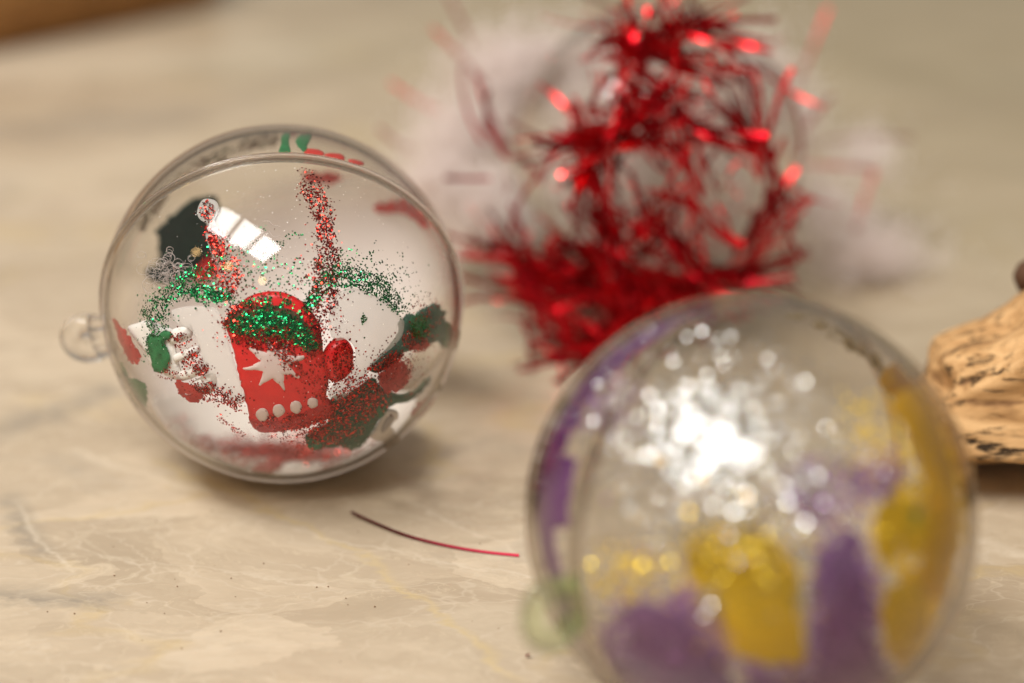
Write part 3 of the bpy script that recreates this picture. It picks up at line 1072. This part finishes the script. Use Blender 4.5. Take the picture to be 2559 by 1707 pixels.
# ================================================================== blurred bauble in front
C2 = at(1870, 1287, .32)
C2.z = R0
a2 = Vector((.26, .966, 0))
bb2 = (-.763, .204, .61)
A2 = cam_dir(.26, .966, 0)
B2 = cam_dir(*bb2)
N2 = A2.cross(B2).normalized()
b2 = thing('gold_purple_bauble', 'large blurred clear bauble in front, gold and purple inside with silver glitter', 'bauble', (C2.x, C2.y, 0))
half_shell('shell_half', C2, N2, 1, R0, TH, M_CLEAR, b2)
half_shell('shell_half', C2, N2, -1, R0, TH, M_CLEAR, b2)
seam_ring('seam_rim', C2, N2, R0, M_RING, b2, w=.0013)
hanging_loop(C2, (A2 * -.51 + B2 * .86).normalized(), N2, R0, M_LOOP2, b2, .0042, .0021)
P2 = [
    ('purple_paint', M_PUR, [(1520, 1530), (1570, 1500), (1625, 1488), (1680, 1520), (1760, 1570), (1800, 1640), (1840, 1700), (1860, 1790), (1560, 1790), (1500, 1700), (1540, 1640), (1560, 1580)], False),
    ('gold_paint', M_YEL, [(1700, 1400), (1740, 1350), (1800, 1325), (1870, 1320), (1940, 1345), (1990, 1400), (2012, 1480), (2025, 1580), (2022, 1650), (1960, 1668), (1850, 1660), (1815, 1600), (1790, 1520), (1730, 1470)], False),
    ('purple_paint', M_PUR, [(2040, 1420), (2090, 1345), (2150, 1295), (2165, 1390), (2190, 1450), (2185, 1560), (2215, 1640), (2260, 1720), (2200, 1790), (1880, 1790), (1850, 1700), (1960, 1690), (2030, 1670), (2045, 1560)], False),
    ('gold_paint', M_YEL, [(2195, 1470), (2240, 1450), (2300, 1445), (2330, 1500), (2325, 1580), (2290, 1660), (2260, 1690), (2225, 1640), (2200, 1560)], False),
    ('gold_paint', M_YEL, [(2180, 1270), (2250, 1235), (2320, 1240), (2350, 1300), (2330, 1370), (2260, 1380), (2210, 1430), (2185, 1370)], False),
    ('gold_paint', M_YEL, [(2280, 930), (2330, 985), (2385, 1085), (2418, 1190), (2424, 1290), (2405, 1330), (2400, 1240), (2375, 1140), (2335, 1050), (2290, 975)], False),
    ('purple_paint', M_PURD, [(1316, 1270), (1325, 1160), (1350, 1075), (1385, 1060), (1405, 1090), (1385, 1170), (1350, 1230), (1332, 1310)], False),
    ('purple_film', M_PURF, [(1400, 1030), (1460, 940), (1560, 850), (1680, 782), (1760, 752), (1770, 770), (1690, 810), (1590, 880), (1510, 970), (1470, 1060), (1430, 1110)], False),
    ('gold_film', M_YELF, [(1900, 760), (2050, 770), (2200, 860), (2260, 960), (2180, 940), (2050, 850), (1920, 800)], True),
    ('green_spot', M_GREENB, [(2262, 1278), (2290, 1262), (2315, 1280), (2312, 1320), (2285, 1330), (2262, 1310)], False),
]
def rim_band(a0, a1, r0, r1, cx=1870, cy_=1287, R=560, n=9):
    o_ = [(cx + R * r1 * math.cos(math.radians(a0 + (a1 - a0) * k / n)), cy_ - R * r1 * math.sin(math.radians(a0 + (a1 - a0) * k / n))) for k in range(n + 1)]
    i_ = [(cx + R * r0 * math.cos(math.radians(a0 + (a1 - a0) * k / n)), cy_ - R * r0 * math.sin(math.radians(a0 + (a1 - a0) * k / n))) for k in range(n + 1)]
    return o_ + i_[::-1]


P2 += [
    ('purple_paint', M_PURD, rim_band(150, 214, .87, .95, n=14), False),
    ('purple_paint', M_PURD, rim_band(100, 154, .885, .95, n=12), False),
    ('purple_paint', M_PURD, rim_band(162, 184, .80, .90), False),
    ('gold_paint', M_YELR, rim_band(-24, 38, .80, .945), False),
    ('gold_paint', M_YELR, rim_band(-34, 46, .84, .95), True),
]
for i, (nm, mt, pts, far) in enumerate(P2):
    patch(nm, pts, C2, RI - .0003 - .00008 * (i % 5), .0002, mt, b2, far=far, step=16, ragged=12 if i < 10 else 6, kind='stuff' if 'film' in nm else None, fade=30 if i < 10 else 5)
sil = [(1750, 1090, 120, 100, 900), (1790, 1080, 260, 200, 3000), (1800, 1180, 260, 170, 300), (1700, 950, 150, 90, 130), (2005, 1385, 22, 14, 40), (2010, 1500, 18, 36, 70), (1770, 1510, 26, 24, 40), (1870, 1300, 200, 120, 200)]
flakes('silver_glitter', sil, C2, RI, .00052, M_GS, b2, tilt=27)
flakes('silver_glitter', [(1745, 1090, 110, 95, 620)], C2, RI, .00050, M_GS, b2, tilt=15)
# loose powder that softens the edges of the paint
for nm, mt, sp2 in (('gold_powder', M_YELP, [(1870, 1490, 90, 100, 2000), (1830, 1390, 80, 45, 600), (2280, 1320, 55, 80, 900), (2270, 1550, 40, 80, 900), (2390, 1180, 30, 110, 900), (2200, 1100, 60, 80, 260), (1560, 1430, 60, 50, 120)]),
                    ('purple_powder', M_PURP, [(1660, 1630, 110, 80, 2400), (2110, 1520, 60, 130, 2200), (2050, 1680, 130, 50, 1400), (2060, 1230, 70, 60, 380), (1350, 1170, 20, 70, 700), (1500, 960, 60, 80, 600), (1760, 1520, 60, 40, 500), (2200, 1190, 40, 40, 300)])):
    flakes(nm, [(q[0], q[1], q[2] * 1.12, q[3] * 1.12, q[4] * .8) for q in sp2], C2, RI - .0008, .0009, mt, b2, tilt=30)
hz = [(1870 + 500 * math.cos(k * .2618), 1287 + 500 * math.sin(k * .2618)) for k in range(24)]
patch('frosted_lining', hz, C2, RI - .0001, .0002, film('haze_lining', (.66, .61, .48), .30, .1, True), b2, far=True, step=40, smooth_n=2, kind='stuff', fade=120)  # overall olive haze, put in as a tinted film on the back wall
gol = [(1800, 1360, 90, 60, 240), (1900, 1450, 80, 90, 260), (2280, 1300, 60, 80, 160), (1540, 1420, 70, 60, 90), (2270, 1540, 40, 60, 120)]
flakes('gold_glitter', gol, C2, RI, .00050, M_GO, b2, tilt=18)
pur = [(1640, 1620, 80, 60, 260), (2110, 1560, 50, 90, 300), (1370, 1150, 20, 60, 60), (2050, 1230, 50, 40, 80)]
flakes('purple_glitter', pur, C2, RI, .00045, M_GP, b2, tilt=18)

# ================================================================== tinsel bauble behind
C3 = at(1640, 385, .4866)
C3.z = R0
b3 = thing('tinsel_bauble', 'blurred bauble wrapped in red tinsel with wispy white fluff, behind the other two', 'bauble', (C3.x, C3.y, 0))
N3 = cam_dir(.2, .3, 1)
half_shell('shell_half', C3, N3, 1, R0, TH, M_CLEAR3, b3)
half_shell('shell_half', C3, N3, -1, R0, TH, M_CLEAR3, b3)


def strand(p, d, length, curl, width, seg=9, face=None):
    pts = [p.copy()]
    d = d.normalized()
    ax = frame_from(d)[0]
    ax = (Matrix.Rotation(random.random() * 6.28, 3, d) @ ax)
    for s in range(seg):
        d = (Matrix.Rotation(curl / seg, 3, ax) @ d).normalized()
        q = pts[-1] + d * (length / seg)
        if q.z < .0008:
            q.z = .0008
        v = q - C3
        if v.length < R0 + .0004:
            q = C3 + v.normalized() * (R0 + .0004)
        pts.append(q)
    return ribbon(pts, width, face or frame_from(d)[0], random.uniform(-1.5, 1.5))


def on_heap(x, y, r, far):
    d_ = ray(x, y)
    o_ = CAM - C3
    b_ = d_.dot(o_)
    if b_ * b_ - (o_.dot(o_) - r * r) > 0:
        return on_ball(x, y, C3, r, far)
    p_ = at(x, y, .468 + random.gauss(0, .006))
    if p_.z < .0015:
        p_ = on_table(x, y, .0015 + random.random() * .003)
    return p_


# garland runs (photo points, sigma in px, strands, far side)
runs = [
    ([(1665, 10), (1678, 74), (1604, 100)], 16, 34, False),
    ([(1690, 74), (1776, 80), (1813, 146)], 16, 34, False),
    ([(1530, 125), (1640, 140), (1752, 165)], 24, 46, False),
    ([(1573, 190), (1567, 278), (1524, 345)], 20, 80, False),
    ([(1598, 203), (1650, 240), (1700, 300)], 26, 46, False),
    ([(1228, 321), (1277, 395), (1369, 410), (1480, 333)], 12, 16, False),
    ([(1480, 345), (1487, 420), (1505, 524), (1542, 617), (1616, 697)], 24, 130, False),
    ([(1628, 555), (1746, 654), (1790, 690)], 15, 42, False),
    ([(1590, 620), (1620, 540), (1660, 450)], 14, 18, False),
    ([(1870, 330), (1910, 400), (1920, 490), (1894, 567), (1863, 648), (1801, 685)], 18, 84, False),
    ([(1300, 672), (1394, 691), (1505, 722), (1616, 728), (1721, 722), (1840, 691)], 24, 180, False),
    ([(1258, 623), (1320, 679), (1369, 771), (1431, 833), (1468, 880)], 24, 100, False),
    ([(1493, 679), (1542, 740), (1567, 800)], 34, 170, False),
    ([(1545, 780), (1490, 850), (1450, 890)], 20, 60, False),
    ([(1480, 345), (1560, 350), (1640, 320), (1740, 330)], 18, 36, False),
    ([(1680, 240), (1780, 300), (1850, 330)], 30, 40, True),
    ([(1640, 330), (1700, 420), (1690, 520), (1640, 600)], 24, 30, False),
    ([(1770, 340), (1740, 460), (1800, 560)], 24, 24, False),
    ([(1650, 560), (1760, 560), (1860, 520)], 30, 20, True),
]
tb_ = Bag()
for path, sg, cnt, far in runs:
    sp = smooth_poly(path, 10, False)
    for i in range(int(cnt * .66)):
        k = random.random() * (len(sp) - 1)
        q = sp[int(k)].lerp(sp[min(int(k) + 1, len(sp) - 1)], k % 1)
        tg = (sp[min(int(k) + 1, len(sp) - 1)] - sp[int(k)])
        p = on_heap(q.x + random.gauss(0, sg), q.y + random.gauss(0, sg), R0 + random.uniform(.0005, .0035), far)
        nrm = (p - C3).normalized()
        t = (RIGHT * tg.x - UP * tg.y).normalized() if tg.length > 0 else RIGHT
        rnd = Vector((random.gauss(0, 1), random.gauss(0, 1), random.gauss(0, 1)))
        d = t * random.choice((-1, 1)) * 1.2 + nrm * random.uniform(-.15, .28) + rnd * .30
        tb_.add(strand(p, d, random.uniform(.010, .024), random.gauss(0, .65), random.uniform(.0008, .0015)))
for i in range(110):
    v = Vector((random.gauss(0, 1), random.gauss(0, 1), random.gauss(0, 1))).normalized()
    if v.y > .35 or (v.x < -.25 and v.z > -.35) or v.x > .75:
        continue
    p = C3 + v * (R0 + random.uniform(.0006, .004))
    if p.z < .001:
        continue
    d = v.cross(Vector((random.gauss(0, 1), random.gauss(0, 1), random.gauss(0, 1)))) + v * random.uniform(-.1, .25)
    tb_.add(strand(p, d, random.uniform(.012, .030), random.gauss(0, .9), random.uniform(.0006, .0010)))
mesh('tinsel_tangle', tb_.V, tb_.F, M_TIN, b3, smooth=False, kind='stuff', label='tangled red foil tinsel')
# single strands that stand clear
singles = [
    ([(1080, 70), (1150, 140), (1215, 215)], .475, .0007),
    ([(975, 205), (1040, 250), (1110, 285)], .485, .0007),
    ([(1120, -10), (1160, 70), (1190, 160)], .50, .0008),
    ([(1225, 325), (1260, 390), (1300, 385), (1420, 350), (1500, 330)], .425, .0006),
    ([(1420, 350), (1350, 430), (1290, 520), (1260, 640)], .425, .0006),
    ([(1110, 445), (1160, 446), (1225, 446)], .44, .0008),
    ([(945, 320), (990, 355), (1035, 375)], .48, .0008),
    ([(2070, 20), (2030, 120), (1985, 230)], .495, .0007),
    ([(2080, 240), (2010, 320), (1960, 400)], .48, .0007),
    ([(2190, 425), (2100, 415), (1980, 410)], .48, .0007),
    ([(2185, 430), (2160, 500), (2135, 580)], .485, .0007),
    ([(2280, 345), (2180, 340), (2060, 355), (1980, 400)], .50, .0006),
    ([(1900, 200), (1925, 290), (1950, 390)], .45, .0006),
    ([(1150, 620), (1210, 640), (1280, 640)], .44, .0006),
    ([(1275, 640), (1310, 760), (1330, 930)], .428, .0006),
    ([(1380, 780), (1400, 860), (1405, 960)], .422, .0006),
    ([(1300, 680), (1360, 790), (1350, 880)], .425, .0006),
    ([(1850, 720), (1920, 700), (1985, 690)], .43, .0007),
    ([(1660, 20), (1690, -20), (1710, -60)], .50, .0007),
    ([(1470, 30), (1480, 80), (1500, 130)], .50, .0007),
    ([(1990, 540), (1960, 640), (1990, 720)], .45, .0006),
]
flakes('foil_glint', [(1640, 440, 190, 190, 420), (1540, 700, 120, 70, 260), (1500, 360, 120, 40, 120)], C3, R0 + .0025, .0010, foil('bright_red_foil', (.75, .02, .03), (.95, .10, .10), .2), b3, tilt=38, label='small red foil flakes added for glints')  # flakes added over the tinsel so some mirror the windows as glints
for path, D, w in singles:
    pts = []
    for q in smooth_poly(path, 5, False):
        p = at(q.x, q.y, max(D + .022, .458))
        if p.z < .0006:
            p = on_table(q.x, q.y, .0006)
        v = p - C3
        if v.length < R0 + .0005:
            p = C3 + v.normalized() * (R0 + .0005)
        pts.append(p)
    V, F = ribbon(pts, w * 1.35, (-VIEW + UP * random.uniform(-.4, .6) + RIGHT * random.uniform(-.4, .4)).normalized(), random.uniform(-.4, .4))
    mesh('tinsel_strand', V, F, M_TINS, b3, smooth=False)
# fluff: fine fibres round a few knots
ff = Bag()
def fibre(p, inside):
    d = Vector((random.gauss(0, 1), random.gauss(0, 1), random.gauss(0, .8))).normalized()
    ax = frame_from(d)[0]
    pts = [p]
    l = random.uniform(.003, .009)
    cu = random.gauss(0, 1.2)
    for s_ in range(3):
        d = Matrix.Rotation(cu / 3, 3, ax) @ d
        pts.append(pts[-1] + d * (l / 3))
    if min(q.z for q in pts) < .0005:
        return
    rr_ = [(q - C3).length for q in pts]
    if inside and max(rr_) > R0 - TH - .0004:
        return
    if not inside and min(rr_) < R0 + .0002:
        return
    ff.add(tube(pts, .000085, 3))


for x, y, D, sx, sy, cnt in ((1290, 195, .488, 150, 105, 3000), (1440, 190, .492, 110, 105, 2000), (1180, 330, .478, 130, 100, 1700), (1100, 460, .470, 95, 130, 1500), (1260, 520, .462, 150, 115, 2400),
                             (1890, 170, .492, 110, 110, 1500), (1990, 300, .498, 80, 120, 900), (2170, 640, .49, 140, 115, 2800), (2060, 520, .485, 110, 130, 1300), (2170, 380, .50, 90, 60, 600)):
    for i in range(int(cnt * (1.6 if x < 1500 else .7))):
        r_, a_ = abs(random.gauss(0, .62)), random.random() * 6.2832
        p = at(x + sx * r_ * math.cos(a_), y + sy * r_ * math.sin(a_), D + .020 + random.gauss(0, .007))
        if p.z < .002:
            p.z = .002 + random.random() * .004
        fibre(p, False)
for i in range(8000):
    v = Vector((random.gauss(0, 1), random.gauss(0, 1), random.gauss(0, 1))).normalized() * (random.random() ** .45) * .034
    fibre(C3 + v, True)
mesh('white_fluff', ff.V, ff.F, M_FLUFF, b3, smooth=False, kind='stuff', label='wispy white fluff')

# ================================================================== loose tinsel strand
sp = smooth_poly([(877, 1279), (940, 1308), (1020, 1339), (1120, 1364), (1210, 1379), (1297, 1388)], 8, False)
pts = []
for i, q in enumerate(sp):
    t = i / (len(sp) - 1)
    pts.append(on_table(q.x, q.y, .0004 + .0009 * (1 - t) ** 2))
V, F = ribbon(pts, .00062, Vector((0, -.35, 1)), -.35, .00006)
ls = mesh('loose_tinsel_strand', V, F, M_LOOSE, None, smooth=False)
tag(ls, 'single thin dark red tinsel strand lying on the table before the sharp bauble', 'tinsel strand')
# lone pink flake on the table
p = on_table(1318, 1636, .0009)
fv = [p + Vector((math.cos(a * 1.047) * .0005, math.sin(a * 1.047) * .00045, math.cos(a * 1.047 + .4) * .00025)) for a in range(6)]
lf = mesh('glitter_flake', fv + [q + Vector((0, 0, -.00006)) for q in fv], [[0, 1, 2, 3, 4, 5], [11, 10, 9, 8, 7, 6]] + [[i, i + 6, (i + 1) % 6 + 6, (i + 1) % 6] for i in range(6)], M_GR, None, smooth=False)
tag(lf, 'tiny lone red glitter flake on the table left of the front bauble', 'glitter flake')

cb = Bag()
for i in range(46):
    p = on_table(random.uniform(40, 1300), random.uniform(1180, 1700), .00012)
    r_ = random.uniform(.00008, .00026)
    v_ = [p + Vector((math.cos(k * 1.257 + i) * r_ * random.uniform(.6, 1.2), math.sin(k * 1.257 + i) * r_ * random.uniform(.6, 1.2), 0)) for k in range(5)]
    cb.add((v_ + [p + Vector((0, 0, r_ * .8))], [[k, (k + 1) % 5, 5] for k in range(5)]))
cr_ = mesh('crumbs', cb.V, cb.F, principled('brown_crumb', (.20, .11, .05), .7), None, smooth=False, kind='stuff', label='scattered brown crumbs and dust on the tabletop')

# ================================================================== driftwood
dw = thing('driftwood', 'chunky weathered tan driftwood piece at the right edge behind front bauble', 'driftwood', (.13, .357, 0))
NS, NT = 150, 130
V, F = [], []
X0, X1 = .0938, .205
for i in range(NS + 1):
    s = i / NS
    x = X0 + (X1 - X0) * s
    e = min(1.0, (x - X0) / .0045)
    end = math.sqrt(max(0.0, 1 - (1 - e) ** 2)) ** .8
    grow = min(1.5, max(0, (x - X0) / .026))
    ztop, zbot = .0275 + .0115 * grow + .0055 * grow * grow, .0018
    zc, hz = (ztop + zbot) / 2, (ztop - zbot) / 2
    for k in range(NT):
        a = 2 * math.pi * k / NT
        ca, sa = math.cos(a), math.sin(a)
        # rounded-box section, taller to the right, undercut below on the near side
        n = 4.5
        rr = (abs(ca) ** n + abs(sa) ** n) ** (-1 / n)
        hy = .0165
        y = .3580 + hy * rr * ca * end
        z = zc + hz * rr * sa * end
        low = min(1.0, max(0.0, (.0140 - z) / .006))
        if ca < 0:
            y += .0095 * low * end        # undercut
        q = Vector((x, y, z))
        d = noise.fractal(Vector((x * 22, y * 72, z * 72)), 1.0, 2.0, 3) * .0044
        gr = noise.fractal(Vector((x * 55 + 8, (y + .25 * x) * 260, (z - .22 * x) * 260)), 1.0, 2.0, 3)
        d += gr * .00042
        q += Vector((0, ca, sa)) * d * (0.3 + .7 * end) + Vector((-1, 0, 0)) * (noise.noise(Vector((y * 110, z * 110, 4))) * .006 * max(0, 1 - grow))
        q.z = max(q.z, .0004)
        V.append(q)
for i in range(NS):
    for k in range(NT):
        l = (k + 1) % NT
        F.append([i * NT + k, i * NT + l, (i + 1) * NT + l, (i + 1) * NT + k])
F.append(list(range(NT)))
F.append([NS * NT + k for k in range(NT)][::-1])
mesh('trunk', V, [f[::-1] for f in F], M_DRIFT, dw)
kp = [at(2536, 690, .412) + Vector((.045 * t, .006 * t, .002 * t - .0 * t)) for t in (0, .03, .1, .25, .5, 1)]
kr = [.0012, .0036, .0050, .0060, .007, .008]
V, F = [], []
for p, r in zip(kp, kr):
    for k in range(20):
        a = 2 * math.pi * k / 20
        rr = r * (1 + .35 * noise.noise(p * 300 + Vector((math.cos(a), math.sin(a), 0))))
        V.append(p + Vector((0, math.cos(a), math.sin(a))) * rr)
for i in range(len(kp) - 1):
    for k in range(20):
        l = (k + 1) % 20
        F.append([i * 20 + k, (i + 1) * 20 + k, (i + 1) * 20 + l, i * 20 + l])
F.append(list(range(20)))
mesh('branch_stub', V, F, M_KNOT, dw, label='dark broken branch stub')

# ================================================================== wooden board far left
e0, e1 = on_table(-160, 165), on_table(560, 20)
dirv = (e1 - e0).normalized()
back = Vector((-dirv.y, dirv.x, 0))
h = .045
bm = bmesh.new()
c0 = e0 - dirv * .12
pts = [c0, e1, e1 + back * .10, c0 + back * .10]
vb = [bm.verts.new(p + Vector((0, 0, .0005))) for p in pts]
vt = [bm.verts.new(p + Vector((0, 0, h))) for p in pts]
bm.faces.new(vb[::-1])
bm.faces.new(vt)
for i in range(4):
    bm.faces.new([vb[i], vb[(i + 1) % 4], vt[(i + 1) % 4], vt[i]])
bmesh.ops.bevel(bm, geom=bm.edges[:], offset=.004, segments=3, affect='EDGES')
bm.normal_update()
wb = mesh('wooden_block', [v.co.copy() for v in bm.verts], [[v.index for v in f.verts] for f in bm.faces] if not bm.verts.index_update() else [], M_BOARD, None)
tag(wb, 'blurred orange-brown wooden block in the far left corner of the table', 'wooden block')
bm.free()
